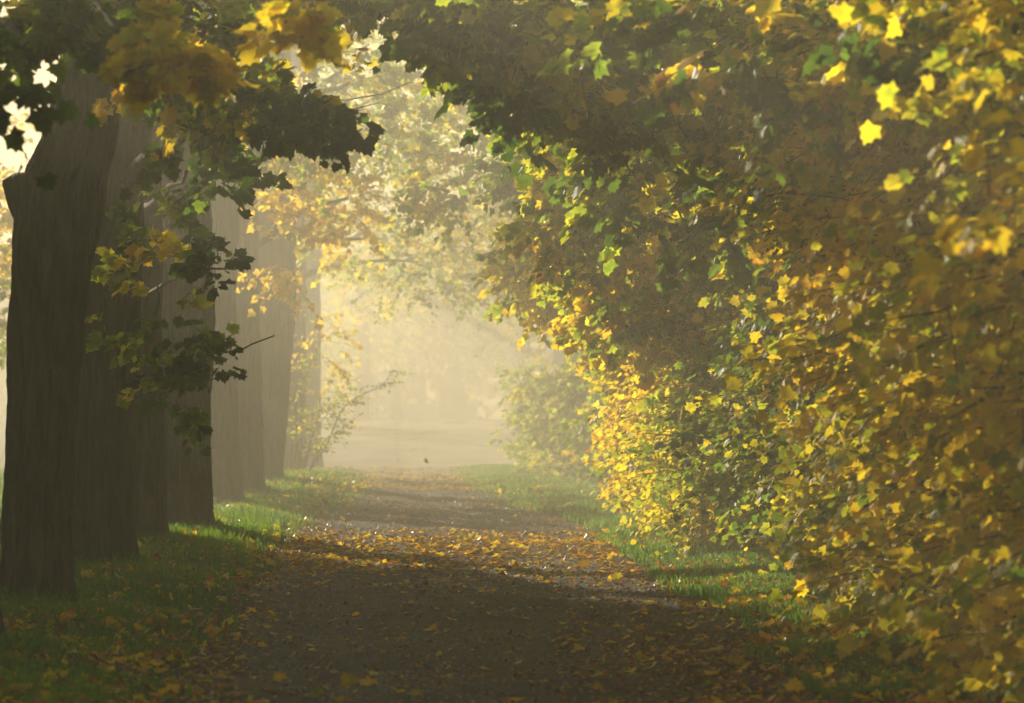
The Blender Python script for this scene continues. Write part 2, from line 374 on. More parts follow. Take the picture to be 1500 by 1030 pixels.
# T2
tree('avenue_tree', 'second thick trunk, grey brown, close behind the trunk with the stub', [(835, 103, 195), (700, 106, 196), (600, 110, 200), (500, 118, 207), (380, 128, 209), (250, 145, 216), (150, 158, 231), (0, 172, 228)], 29, 3, 9.5,
     [W(-1.9, 28, 7.8, (3.2, 3.4, 1.8), 60), B(390, 170, 22, (.30, .35, .12), 26, t=.3, ts=.1, L=(.15, .35)), B(478, 192, 21.5, (.12, .3, .03), 7, t=.1, ts=.04, L=(.1, .25), n=9), B(320, 125, 23, (.4, .4, .2), 20, t=.42, ts=.12), B(225, 110, 22.5, (.14, .4, .2), 16, t=.58, ts=.05), B(500, -35, 24, (1.0, .7, .2), 62, t=.42, ts=.12),
      B(395, 80, 23, (.2, .3, .12), 10, t=.46, ts=.1), B(290, 225, 23, (.32, .7, .15), 13, t=.25, ts=.1)],
     [(3.9, at(420, 150, 22.3), .06, .015, (0, 0, .15)), (4.8, at(520, 10, 24), .08, .02, (0, 0, .3))], ROW, shape=LEAF0, L=(.2, .5), size=.135, t=.3)
# T3
tree('avenue_tree', 'third trunk of the left row, a narrow dark strip half hidden between thicker trunks', [(800, 180, 245), (700, 182, 245), (600, 180, 242), (500, 178, 237), (300, 182, 236), (0, 186, 234)], 34.2, 4, 10,
     [W(-2.2, 33, 8.0, (3, 3.4, 1.9), 45), B(215, 430, 27, (.42, .6, .65), 17, t=.40, ts=.12, L=(.15, .35), gap=0.), B(225, 330, 27, (.32, .6, .3), 7, t=.34, ts=.1), B(322, 390, 26.5, (.12, .3, .09), 9, t=.16, ts=.07, L=(.15, .35)), B(300, 495, 26.5, (.14, .3, .07), 6, t=.2, ts=.09, size=.10, L=(.2, .4)), B(318, 265, 26, (.12, .3, .12), 10, t=.18, ts=.07),
      B(275, 560, 27, (.22, .4, .3), 16, t=.34, ts=.14)],
     [(4.1, at(320, 200, 25), .035, .01, (0, 0, -.1)), (3.0, at(345, 395, 26.6), .025, .008, (0, 0, .1)), (2.2, at(402, 492, 26.6), .022, .006, (0, 0, -.08)), (1.9, at(232, 420, 27), .02, .008, (0, 0, .1))], ROW, shape=LEAF0, L=(.2, .45), size=.125, t=.3)
# T4
tree('avenue_tree', 'fourth trunk of the left row, brown, the last dark one before the haze', [(783, 238, 312), (600, 232, 309), (450, 229, 312), (280, 229, 306), (150, 230, 300), (0, 232, 298)], 37.5, 5, 11,
     [W(-1.8, 36.5, 9.4, (3.0, 3.0, 1.8), 40), B(580, -20, 27, (.7, .6, .2), 44, t=.34, ts=.08), B(525, 85, 24, (.12, .3, .06), 3, t=.58, ts=.04, n=5, L=(.1, .25))],
     [(5.4, at(555, 150, 29), .03, .005, (0, 0, -.2)), (5.6, at(600, 120, 30), .03, .005, (0, 0, -.15)), (6.8, at(560, 20, 27), .08, .02, (0, 0, .5)), (6.0, at(490, -20, 30), .08, .02, (0, 0, .4))], ROW, shape=LEAF1, L=(.25, .5), size=.125, t=.32)
# T5..T9 fading into the haze
far = [('fifth trunk of the left row, pale tan, just right of the last dark trunk', [(738, 300, 357), (600, 303, 349), (400, 306, 345), (320, 308, 349), (200, 312, 352), (0, 318, 350)], 50, 10),
       ('sixth trunk of the left row, paler than the one before it', [(725, 336, 388), (600, 337, 385), (450, 337, 380), (260, 333, 375), (100, 335, 372)], 55.5, 11),
       ('seventh trunk of the left row, faint, leaning slightly right', [(713, 373, 412), (600, 375, 422), (450, 375, 432), (300, 372, 432), (150, 372, 430)], 62, 11),
       ('eighth trunk of the left row, almost lost behind the thin sapling', [(696, 415, 447), (550, 418, 448), (350, 420, 446), (200, 420, 444)], 73, 11.5),
       ('ninth and farthest trunk of the left row, barely visible in the haze', [(684, 442, 470), (500, 446, 470), (300, 446, 468)], 84, 12)]
for i, (lab, prof, d, top) in enumerate(far):
    x = ((prof[0][1]+prof[0][2])/2-VX)/FPX*d
    bl = [W(x+.6, d+1, top-2.2, (3.2, 3.2, 2.2), 150+15*i, t=.42, ts=.12, gap=.0)]
    lm = [(top*.55, (x+2.2, d, top-2.6), .10, .03, (0, 0, .4)), (top*.6, (x-2.0, d+1, top-2), .10, .03, (0, 0, .4))]
    if i == 1:
        bl += [B(415, 300, 54, (.5, .8, .6), 26, t=.64, ts=.05), B(430, 370, 54, (.45, .8, .5), 20, t=.62, ts=.05), B(500, 290, 56, (.5, .8, .65), 26, t=.62, ts=.05)]
        lm += [(4.6, at(510, 290, 57), .10, .03, (0, 0, .25))]
    if i == 2: bl += [B(560, 170, 60, (1.6, 1.8, .9), 80, t=.36), B(450, 210, 58, (1.0, 1.4, .8), 50, t=.55), B(520, 360, 64, (1.3, 1.5, .5), 34, t=.5, ts=.1)]; lm += [(6.0, at(600, 180, 60), .10, .02, (0, 0, .3)), (4.8, at(560, 350, 64), .07, .02, (0, 0, .2))]
    if i == 3: bl += [B(600, 400, 74, (2.0, 1.8, .8), 90, t=.38, ts=.12)]; lm += [(5, at(620, 390, 74), .09, .02, (0, 0, .3))]
    if i == 4: bl += [B(640, 330, 84, (2.6, 2.2, 1.6), 150, t=.38, ts=.12)]; lm += [(6, at(640, 320, 84), .10, .03, (0, 0, .4))]
    tree('avenue_tree', lab, prof, d, 10+i, top, bl, lm, ROW, shape=LEAF1 if d < 60 else LEAF2, size=.15)

# far end: trees in the mist
FAR = 'misty trees at the far end of the path'
def simple_tree(name, label, x, y, r, top, blobs, group, seed, lean=0., size=.2, shape=LEAF2, limbs=4, L=(.45, .9)):
    gz = float(gh(x, y)); e = empty(name, (x, y, gz), label, 'tree', group); z = np.arange(gz-.1, top, .15)
    g = Geo(); P = np.stack([x+lean*(z-gz)+.08*np.sin(z*.6+seed), y+0*z, z], -1); tube(g, P, r*(1-.75*(z-gz)/(top-gz)), 28, disp=trunk_disp(seed, gz)); g.build('trunk', M_BARK, e)
    for k in range(limbs):
        a = seed+k*2.2; z0 = gz+(top-gz)*(.4+.12*k); b = blobs[k % len(blobs)]; c = np.array(b['c'])+np.array((math.cos(a), math.sin(a), .2))*np.array(b['r'])*.5
        limb(e, (x+lean*(z0-gz), y, z0), c, r*.35, r*.1, (0, 0, .3), n=8, sides=8)
    g = Geo()
    for b in blobs: blob(g, **{**dict(size=size, shape=shape, L=L), **b})
    g.build('crown', [M_LEAF, M_TWIG], e, attr=True)
    return e
simple_tree('park_tree', 'broad misty trunk rising in the middle at the end of the path', 3.1, 150, .72, 12, [W(3.1, 148, 9, (6, 5, 3), 420, t=.4), W(0, 108, 7, (3, 3, 1.4), 120, t=.5)], FAR, 1)
simple_tree('park_tree', 'thin misty trunk left of the broad one, between fence and wall', .2, 152, .3, 12, [W(.2, 151, 8.8, (4.5, 4, 3.2), 300, t=.45)], FAR, 2)
simple_tree('park_tree', 'misty tree behind the railing at far left of the clearing', -4.6, 122, .35, 12, [W(-4.6, 122, 7.8, (5, 4, 4.2), 420, t=.5)], FAR, 3)
simple_tree('park_tree', 'misty tree right of the broad trunk, its crown over the far end', 6.2, 104, .4, 12, [W(6, 104, 7.8, (4.6, 4, 4.2), 460, t=.4)], FAR, 4)
simple_tree('park_tree', 'farthest dim tree closing the vista left of the middle', -1.5, 140, .4, 12, [W(-1.5, 140, 7.6, (7, 4, 4.5), 520, t=.4)], FAR, 5)
simple_tree('park_tree', 'farthest dim tree closing the vista right of the middle', 6.5, 142, .4, 12, [W(6.5, 142, 7.6, (7, 4, 4.5), 520, t=.4)], FAR, 6)

# open ground left of the row: yellow trees seen past the left edge
LEFT = 'yellow trees on the open ground left of the row'
simple_tree('golden_tree', 'sunlit yellow tree glimpsed above the stub at the left edge', -10.2, 68, .22, 10, [W(-9.8, 68, 6.8, (2.6, 2.4, 2.6), 200, t=.62, ts=.06), W(-8.6, 64, 5.0, (1.2, 1.4, 1.4), 50, t=.6)], LEFT, 7, size=.17)
simple_tree('golden_tree', 'small yellow green tree at the left edge beside the broad dark trunk', -9.3, 60, .07, 6, [W(-8.6, 60, 3.9, (.9, 1.0, 1.2), 34, t=.4, ts=.1), W(-9.0, 60, 5.6, (1.0, 1.0, 1.0), 50, t=.6)], LEFT, 8, size=.14, shape=LEAF1)

# ------------------------------------------------------------------ shading trees left of the row (unseen, placed to cast the shade on the near path)
SHZ = (4.9, 3.4, 150)  # crown height and thin top layer shaped to let some sun onto the hedge
SH = 'unseen dense trees shading the path from left of the avenue'
for i, (x, y, lab) in enumerate([(-11.5, 23, 'dense tree left of the avenue beside the nearest trunks'), (-11.6, 28, 'dense tree left of the avenue level with the broad trunk'), (-12, 32.5, 'dense tree left of the avenue level with the third trunk'), (-11.5, 37, 'dense tree left of the avenue level with the fourth trunk'),
                                 (-12, 41.5, 'dense tree left of the avenue just past the fourth trunk'), (-12.4, 45.6, 'last dense tree left of the avenue before the sunny gap'), (-11.5, 18, 'dense tree left of the avenue beside the camera'), (-17, 50, 'dense tree far left of the avenue behind the others'), (-17, 43, 'dense tree far left of the avenue in the second rank'), (-17, 36, 'dense tree far left of the avenue, second rank, level with the third trunk')]):
    simple_tree('linden_tree', lab, x, y, .28, 10, [W(x, y, SHZ[0], (3.1, 3.0, SHZ[1]), 700, t=.45, gap=-.6), W(x, y, SHZ[0]+SHZ[1]+.6, (3.2, 3.0, 1.7), SHZ[2], t=.5, gap=-2, size=.15, shell=0., L=(.3, .6)), W(x, y, 2.6, (2.4, 2.6, 2.4), 300, t=.3, gap=-.6)], SH, 20+i, size=.3, limbs=2)

# unseen trees carrying the avenue on beside the camera, added to shade the near air
NEAR = 'unseen avenue trees added beside the camera to shade the near air'
for i, (x, y, z, lab) in enumerate([(-3.4, 12, 6.4, 'unseen avenue shade tree left of the camera, one place ahead'), (-3.6, 6, 6.0, 'unseen avenue shade tree left of the camera'), 
                                  (-10.5, 14, 5.5, 'unseen shade tree left of the avenue level with the camera')]):
    simple_tree('linden_tree', lab, x, y, .3, 10, [W(x+(1.2 if -5 < x < 0 else 0), y, z+1.4, (4.2, 4.0, 2.6), 620, t=.3)]+([W(x, y, 3.0, (2.2, 4.0, 3.0), 420, t=.35)] if abs(x) > 5 else []), NEAR, 70+i, size=.28, limbs=2)

# the wood that closes the view
g = Geo()
for k in range(46):
    x = -70+3.1*k+RND.uniform(-1, 1); y = 165+RND.uniform(-6, 10)+abs(x)*.12; h = RND.uniform(9.5, 12)
    blob(g, (x, y, h*.48+1), (4.2, 4, h*.46), 260, size=.42, t=.42, ts=.12, shape=LEAF2, gap=-.5, shell=.1, tmi=None, L=(.8, 1.6), n=12)
    z = np.arange(1., h*.7, 1.); tube(g, np.stack([x+0*z, y+0*z, z], -1), .3-.15*z/h, 8, mi=1)
tag(g.build('distant_wood', [M_LEAF, M_BARK], attr=True), 'far wood closing the view behind the mist', kind='stuff')

# ------------------------------------------------------------------ the hedge of young maples on the right
HEDGE = 'young maples forming the hedge wall right of the path'
def shrub(label, x, y, h, rx, ry, m, t, ts, shape, size, seed, extra=(), lean=-.12, oval=0):
    gz = float(gh(x, y)); e = empty('maple_shrub', (x, y, gz), label, 'shrub', HEDGE); r_ = random.Random(seed)
    for k in range(6):
        a = r_.uniform(0, 6.28); q = r_.uniform(.3, 1)
        p1 = (x+lean*h+math.cos(a)*rx*.8*q, y+math.sin(a)*ry*.7*q, gz+h*r_.uniform(.8, 1.0)); p0 = (x+r_.uniform(-.25, .25), y+r_.uniform(-.3, .3), gz-.05)
        g = Geo(); tube(g, curve(p0, p1, (r_.uniform(-.2, .1), 0, r_.uniform(0, .3)), 10, .03), np.linspace(r_.uniform(.02, .04), .006, 10), 7); g.build('stem', M_TWIG, e)
    for k in range(5):
        yy = y+r_.uniform(-.9, .9)*ry; z0 = gz+h*r_.uniform(.1, .45); xs_ = x-rx*r_.uniform(.75, 1.0)
        g = Geo(); tube(g, curve((xs_+.5, yy, z0), (xs_-.15, yy-r_.uniform(0, .5), z0+r_.uniform(1.1, 1.9)), (r_.uniform(-.1, .1), 0, 0), 9, .02), np.linspace(.014, .004, 9), 6); g.build('branch', M_TWIG, e)
    g = Geo()
    # stacked lumps, the wall bulging over the path as it rises
    for k in range(9):
        zc = gz+h*(.10+.1*k); off = lean*h*(k/8)-.18*math.sin(k*1.9+seed)
        blob(g, (x+off, y+r_.uniform(-.4, .4), zc), (rx*r_.uniform(.85, 1.1), ry*r_.uniform(.9, 1.15), h*.11), int(m*(1.35 if y > 30 else .95))//9, t=t+r_.uniform(-.05, .05), ts=ts, shape=shape, size=size, gap=-.35, shell=.45, f=1.6, L=(.3, .7), nb=((-.35, -.8, -.1) if y < 28 else (0, 0, 0)))
    for b in extra: blob(g, **{**dict(shape=shape, size=size, t=t, ts=ts), **b})
    if oval: blob(g, (x-rx*.75, y, gz+h*.22), (.5, ry, h*.2), oval, t=.6, ts=.06, shape=OVAL, size=.085, gap=-.6)
    g.build('foliage', [M_LEAF, M_TWIG], e, attr=True); return e
#       label, x, y, h, rx, ry, m, t, ts, shape, size
H = [('nearest maple shrub of the right hedge, amber leaves at the right edge', 4.5, 14.0, 4.4, 1.3, 1.3, 1100, .55, .05, LEAF0, .12),
     ('amber brown maple shrub second from the right edge of the hedge', 4.75, 16.8, 4.8, 1.35, 1.4, 1200, .56, .05, LEAF0, .12),
     ('golden maple shrub with tall dark stems showing through, right of the middle of the hedge', 4.8, 19.8, 5.2, 1.4, 1.5, 1300, .57, .06, LEAF0, .12),
     ('yellow olive maple shrub in the middle of the hedge', 4.8, 22.8, 5.4, 1.4, 1.5, 1300, .54, .07, LEAF0, .12),
     ('greener maple shrub left of the golden ones in the hedge', 4.8, 25.8, 5.6, 1.4, 1.5, 1300, .40, .1, LEAF0, .12),
     ('dark green maple shrub in the shade before the sunlit end of the hedge', 4.85, 28.8, 5.8, 1.4, 1.5, 1300, .33, .12, LEAF0, .12),
     ('bright green and yellow shrub in full sun beside the lit grass tuft', 4.75, 32.0, 5.6, 1.5, 1.6, 1500, .47, .10, LEAF0, .11),
     ('sunlit yellow shrub with small oval leaves at the left end of the hedge', 4.75, 35.2, 5.2, 1.5, 1.6, 1500, .54, .09, LEAF1, .11),
     ('hazy golden shrub behind the sunlit end of the hedge', 4.6, 38.8, 4.8, 1.5, 1.7, 1300, .60, .07, LEAF1, .12),
     ('misty shrub with glinting wet leaves further back in the hedge', 5.0, 43.5, 4.4, 1.5, 2.0, 800, .45, .08, LEAF1, .13)]
for i, (lab, x, y, h, rx, ry, m, t, ts, sh, sz) in enumerate(H):
    ex = []
    if i == 0: ex = [B(1450, 300, 10.5, (.10, .3, .05), 3, t=.68, ts=.03, n=7, L=(.2, .4)), B(1480, 330, 11, (.06, .3, .10), 3, t=.7, ts=.03, n=7, L=(.2, .4)), B(1500, 120, 11, (.05, .3, .12), 3, t=.66, ts=.03, n=6, L=(.2, .4)), B(1330, 20, 12, (.06, .3, .06), 2, t=.66, ts=.03, n=6, L=(.2, .4))]
    shrub(lab, x, y, h, rx, ry, m, t, ts, sh, sz*.8, i, ex, oval=(60 if i in (6, 7) else 0))
MB = 'misty bushes beyond the hedge'
for (lab, x, y, h, rx, ry, m, t) in [('pale misty bush right of the path beyond the hedge', 5.4, 62, 2.9, 1.4, 2.2, 420, .42), ('faint rounded bush farther right of the path in the haze', 4.7, 70, 2.6, 1.5, 2.2, 300, .40), ('faintest bush low at the end of the right verge', 5.2, 80, 3.0, 1.8, 2.4, 400, .40)]:
    e = shrub(lab, x, y, h, rx, ry, m, t, .08, LEAF2, .17, int(y), lean=0); e.name = 'misty_bush'; e['category'] = 'bush'; e['group'] = MB

# tall maples behind the hedge, crowns over the path
RT = 'tall maples behind the hedge with crowns over the path'
def P_(px, py, d, r, m, **k): return B(px, py, d, r, m, **k)
simple_tree('tall_maple', 'tall maple behind the hedge whose low dark green boughs close the top right corner', 6.6, 17, .28, 10, [W(5.0, 17, 6.2, (3.0, 2.8, 1.9), 220, t=.32, ts=.14), P_(1200, 60, 18, (1.2, 1.4, .5), 90, t=.40, ts=.14), P_(1440, 120, 15.5, (.6, 1, .6), 50, t=.24)], RT, 31, L=(.3, .6), size=.13, shape=LEAF0)
simple_tree('tall_maple', 'tall maple behind the hedge with mixed green and gold boughs over the top middle', 6.4, 24, .28, 11, [W(4.4, 24, 6.9, (3.4, 3.0, 2.0), 260, t=.34, ts=.15), P_(800, 25, 22, (.9, 1.6, .32), 110, t=.38, ts=.14), P_(660, 10, 22, (.3, .8, .16), 50, t=.3), P_(830, 120, 24, (.5, 1.0, .35), 110, t=.44, ts=.14),
            P_(960, 100, 24, (1.2, 1.5, .7), 110, t=.35, ts=.14), P_(740, 150, 22, (.12, .4, .14), 16, t=.22), P_(1000, 240, 25, (.9, 1, .8), 90, t=.36)], RT, 32, L=(.25, .5), size=.13, shape=LEAF0)
simple_tree('tall_maple', 'tall maple behind the hedge with greenish boughs reaching down at the edge of the arch', 6.4, 31, .28, 11, [W(5.0, 31, 7.5, (3.4, 3.0, 2.2), 240, t=.36, ts=.14), P_(890, 230, 30, (.75, 1.4, .7), 130, t=.42, ts=.12), P_(900, 330, 31, (.75, 1.4, .7), 130, t=.47, ts=.1), P_(920, 440, 33, (.7, 1.4, .7), 120, t=.48, ts=.1),
            P_(790, 345, 31, (.12, .4, .06), 9, t=.5, ts=.1)], RT, 33, L=(.25, .5), size=.125, shape=LEAF0)
simple_tree('tall_maple', 'tall maple behind the hedge, hazy green boughs inside the arch', 6.4, 40, .28, 11.5, [W(5.2, 40, 8.0, (3.2, 3.0, 2.0), 240, t=.4, ts=.1), P_(800, 240, 39, (.6, 1.6, .5), 110, t=.29, ts=.12), P_(740, 325, 42, (.4, 1.0, .08), 18, t=.2, ts=.05), P_(850, 380, 40, (1.0, 1.5, .9), 180, t=.5)], RT, 34, L=(.3, .6), size=.14, shape=LEAF1)
simple_tree('tall_maple', 'tall maple farther along on the right, its crown dissolving in the haze', 6.0, 54, .3, 12, [W(4.2, 54, 8.8, (3.6, 3.2, 2.6), 420, t=.45, ts=.1, gap=0.), P_(700, 250, 54, (1.4, 1.6, .9), 90, t=.45)], RT, 35, size=.15, shape=LEAF1)
simple_tree('tall_maple', 'farthest tall maple on the right, faint over the end of the path', 5.4, 74, .3, 12.5, [W(4.0, 74, 8.4, (3.8, 3.2, 3.0), 420, t=.48, ts=.1, gap=0.), P_(740, 390, 74, (1.5, 1.8, 1.0), 90, t=.5)], RT, 36, size=.17, shape=LEAF2)
for i, (x, y, lab) in enumerate([(8.5, 21, 'dark tree deep behind the golden shrubs'), (8.6, 29, 'dark tree deep behind the green shrubs'), (8.6, 38, 'dark tree deep behind the sunlit shrubs'), (8.4, 48, 'dark tree deep behind the misty end of the hedge')]):
    simple_tree('linden_tree', lab, x, y, .25, 9, [W(x, y, 4.5, (2.4, 3.4, 3.8), 420, t=.3)], 'dark trees deep behind the hedge', 50+i, size=.22, limbs=2)

# ------------------------------------------------------------------ sapling with thin arching stems
b0 = at(440, 702, 68); b0[2] = float(gh(b0[0], b0[1]))
e = empty('sapling', tuple(b0), 'thin many-stemmed sapling arching right at the far end of the left verge', 'sapling')
g2 = Geo()
for (x0, pts, r) in [(446, [(446, 700), (478, 655), (500, 600), (520, 583), (560, 565), (578, 540)], .022), (436, [(436, 700), (442, 650), (441, 600), (452, 540), (470, 500)], .024), (430, [(430, 700), (436, 640), (432, 580), (440, 520)], .024),
                     (448, [(448, 695), (452, 660), (468, 610), (470, 580)], .018), (450, [(452, 690), (480, 640), (508, 625)], .015), (444, [(444, 696), (455, 640), (485, 600), (505, 570)], .015)]:
    K = np.array([at(a, b, 69+.3*math.sin(a)) for a, b in pts]); tt = np.linspace(0, len(K)-1, 24)
    Q = np.stack([np.interp(tt, np.arange(len(K)), K[:, k]) for k in range(3)], -1); Q[1:-1] = (Q[:-2]+2*Q[1:-1]+Q[2:])/4
    if abs(Q[0, 2]-b0[2]) < .4: Q[0, 2] = b0[2]-.05
    g = Geo(); tube(g, Q, np.linspace(r, r*.3, 24), 6); g.build('stem', M_TWIG, e)
    S = Q[6:]; m = 26; idx = rng.integers(0, len(S), m); D = rng.normal(0, 1, (m, 3)); D[:, 2] = .25; D[:, 0] += .5
    sprays(g2, S[idx], D, rng.uniform(.3, .6, m), 8, .09, .42, .08, LEAF2, twig=.007)
blob(g2, at(470, 510, 69), (.55, .6, .8), 26, n=10, t=.6, ts=.06, shape=LEAF2, size=.15)
g2.build('foliage', [M_LEAF, M_TWIG], e, attr=True)

# ------------------------------------------------------------------ wall and railing far behind
def box(g, x0, x1, y0, y1, z0, z1):
    V = [(x, y, z) for x in (x0, x1) for y in (y0, y1) for z in (z0, z1)]
    g.add(V, [(0, 1, 3, 2), (4, 6, 7, 5), (0, 4, 5, 1), (2, 3, 7, 6), (0, 2, 6, 4), (1, 5, 7, 3)])
d = 157; zt = at(0, 591, d)[2]; zb = float(gh(0, d))-.1; x0, x1 = at(589, 0, d)[0], at(700, 0, d)[0]
e = empty('low_wall', (x0, d, zb), 'low pale wall seen in the haze either side of the broad misty trunk', 'wall')
g = Geo(); box(g, x0, x1, d, d+.3, zb, zt-.08); g.build('wall_face', M_WHITE, e); g = Geo(); box(g, x0-.04, x1+.04, d-.05, d+.35, zt-.08, zt); g.build('coping', M_WHITE, e)
x0, x1 = at(485, 0, d)[0], at(586, 0, d)[0]
e = empty('picket_fence', (x0, d, zb), 'pale picket fence in the haze left of the low wall', 'fence')
for k, x in enumerate(np.arange(x0, x1, .26)):
    g = Geo(); box(g, x, x+.12, d, d+.03, zb, zt+.10); V = [(x, d, zt+.10), (x+.12, d, zt+.10), (x+.12, d+.03, zt+.10), (x, d+.03, zt+.10), (x+.06, d+.015, zt+.19)]
    g.add(V, [(0, 1, 4), (1, 2, 4), (2, 3, 4), (3, 0, 4)]); g.build('picket', M_WHITE, e)
for z in (zb+.3, zt-.15):
    g = Geo(); box(g, x0, x1, d+.033, d+.075, z, z+.09); g.build('rail', M_WHITE, e)
# green ironwork at the left edge
d = 62; gz = float(gh(-8.8, d)); e = empty('iron_fence', (-9.3, d, gz), 'green iron fence panel with a scroll top at the left picture edge', 'fence')
for k in range(8):
    g = Geo(); x = -9.75+.16*k; tube(g, [(x, d, gz-.05), (x, d, gz+.4), (x, d, gz+.80)], [.014]*3, 6); g.build('bar', M_GREEN, e)
for z in (.12, .72):
    g = Geo(); tube(g, [(-9.8, d, gz+z), (-9.2, d, gz+z), (-8.58, d, gz+z)], [.02]*3, 6); g.build('rail', M_GREEN, e)
for k in range(3):
    th = np.linspace(0, 4.2*PI, 40); r = .13*(1-th/(5.2*PI)); g = Geo(); tube(g, np.stack([-8.72-.42*k+r*np.cos(th), d+0*th, gz+.87+r*np.sin(th)], -1), [.012]*40, 6); g.build('scroll', M_GREEN, e)
# white marker post
p = at(315, 745, 47.5); gz = float(gh(p[0], 47.5)); e = empty('marker_post', (p[0], 47.5, gz), 'tiny white post in the grass peeking out right of the fourth trunk', 'post')
g = Geo(); tube(g, [(p[0], 47.5, gz-.05), (p[0], 47.5, gz+.1), (p[0], 47.5, gz+.17)], [.04, .038, .036], 12); g.build('post', M_WHITE, e)
g = Geo(); tube(g, [(p[0], 47.5, gz+.172), (p[0], 47.5, gz+.19), (p[0], 47.5, gz+.21)], [.046, .044, .02], 12); g.build('cap', M_WHITE, e)

# ------------------------------------------------------------------ grass
def grass(name, label, n, xf, y0, y1, dens, seed, hh=(.05, .12)):
    rg = np.random.default_rng(seed); y = y0*(y1/y0)**rg.uniform(0, 1, n)*1.0; x = xf(y, rg.uniform(0, 1, n))
    keep = rg.uniform(0, 1, n) < dens(x, y); x, y = x[keep], y[keep]; n = len(x)
    z = gh(x, y)-.005; h = rg.uniform(*hh, n)*(1+.5*np.exp(-((y-42)/7)**2))*(.75+.5*np.clip(lump(np.stack([x, y, 0*x], -1), 1.1)+.4, 0, 1)); wd = .0045+.00022*y
    a = rg.uniform(0, 6.28, n); bx, by = np.cos(a), np.sin(a); ln = rg.uniform(.1, .8, n)*h; la = rg.uniform(0, 6.28, n)
    lx, ly = np.cos(la)*ln, np.sin(la)*ln
    V = np.stack([np.stack([x-bx*wd, y-by*wd, z], -1), np.stack([x+bx*wd, y+by*wd, z], -1), np.stack([x+bx*wd*.7+lx*.35, y+by*wd*.7+ly*.35, z+h*.6], -1), np.stack([x-bx*wd*.7+lx*.35, y-by*wd*.7+ly*.35, z+h*.6], -1), np.stack([x+lx, y+ly, z+h], -1)], 1)
    t = np.clip(.42+.35*lump(np.stack([x, y, 0*x], -1), .8)+rg.normal(0, .16, n), 0, 1); A = np.repeat(np.stack([t, t, t], -1)[:, None], 5, 1)
    g = Geo(); b = np.arange(n)[:, None]*5
    g.add(V, b+np.array([0, 1, 2, 3]), 0, A); k = g.n; g.F[3].append(b+np.array([3, 2, 4])); g.M[3].append(np.zeros(n)); g.S[3].append(np.zeros(n, bool))
    return tag(g.build(name, M_GRASS, attr=True), label, kind='stuff')
def clump(x, y): return np.clip(.62+.6*lump(np.stack([x, y, 0*x], -1), 1.4), 0, 1)
grass('grass', 'short grass along the left verge under the trunks', 200000, lambda y, u: edge_l(y)+.10+u**.8*(-.138*y-1.5-edge_l(y)), 14.5, 80, lambda x, y: clump(x, y)*(.35+.65*smooth(0, .5, edge_l(y)-x)), 1)
grass('grass', 'short grass along the right verge at the foot of the hedge', 130000, lambda y, u: edge_r(y)-.08+u*(4.9-edge_r(y)), 14.5, 84, lambda x, y: clump(x, y)*(.35+.65*smooth(0, .4, x-edge_r(y))), 2)
TR = np.array([(-2.97, 23.6, .30), (-2.96, 29, .33), (-2.97, 34.2, .30), (-2.7, 37.5, .34), (-2.95, 50, .36), (-2.83, 55.5, .36), (-2.71, 62, .3), (-2.6, 19, .22)])
def feet(y, u):
    k = TR[(np.arange(len(u)) % len(TR))]; a = rng.uniform(0, 6.28, len(u)); r = k[:, 2]+.02+.30*u**1.8; feet.y = k[:, 1]+r*np.sin(a); return k[:, 0]+r*np.cos(a)
def grass_feet(n):
    rg = np.random.default_rng(9); u = rg.uniform(0, 1, n); x = feet(None, u); y = feet.y; z = gh(x, y)-.01; h = rg.uniform(.07, .19, n)*(1.15-.5*u); a = rg.uniform(0, 6.28, n); ba = rg.uniform(0, 6.28, n); wx, wy = .008*np.cos(ba), .008*np.sin(ba)
    l = (np.cos(a)*h*.5, np.sin(a)*h*.5)
    V = np.stack([np.stack([x-wx, y-wy, z], -1), np.stack([x+wx, y+wy, z], -1), np.stack([x+wx+l[0]*.4, y+wy+l[1]*.4, z+h*.65], -1), np.stack([x+l[0], y+l[1], z+h], -1)], 1)
    t = rg.uniform(.1, .75, n); A = np.repeat(np.stack([t, t, t], -1)[:, None], 4, 1); g = Geo(); g.add(V, np.arange(n)[:, None, None]*4+np.array([[0, 1, 2], [0, 2, 3]]), 0, A)
    tag(g.build('grass', M_GRASS, attr=True), 'longer grass round the feet of the trunks', kind='stuff')
grass_feet(16000)
# taller lit tufts at the foot of the hedge
for (px, py, dd, n, lab) in [(925, 797, 35.6, 1500, 'bright green grass tuft in the sun at the foot of the hedge'), (1300, 985, 17.4, 700, 'small lit grass tuft near the lower right corner')]:
    c = at(px, py, dd); rg = np.random.default_rng(int(px)); q = np.sqrt(rg.uniform(0, 1, n)); qa = rg.uniform(0, 6.28, n); x = c[0]+.42*q*np.cos(qa); y = c[1]+.5*q*np.sin(qa)
    z = gh(x, y)-.01; h = rg.uniform(.10, .26, n)*(1.15-.7*q)*(1 if px < 1000 else .6); a = rg.uniform(0, 6.28, n); ba = rg.uniform(0, 6.28, n); wx, wy = .007*np.cos(ba), .007*np.sin(ba)
    l = (np.cos(a)*h*.5, np.sin(a)*h*.5)
    V = np.stack([np.stack([x-wx, y-wy, z], -1), np.stack([x+wx, y+wy, z], -1), np.stack([x+wx+l[0]*.4, y+wy+l[1]*.4, z+h*.65], -1), np.stack([x+l[0], y+l[1], z+h], -1)], 1)
    t = rg.uniform(.35, .75, n); A = np.repeat(np.stack([t, t, t], -1)[:, None], 4, 1); g = Geo(); g.add(V, np.arange(n)[:, None, None]*4+np.array([[0, 1, 2], [0, 2, 3]]), 0, A)
    tag(g.build('grass_tuft', M_GRASS, attr=True, origin=(c[0], c[1], float(gh(c[0], c[1])))), lab, 'grass tuft')

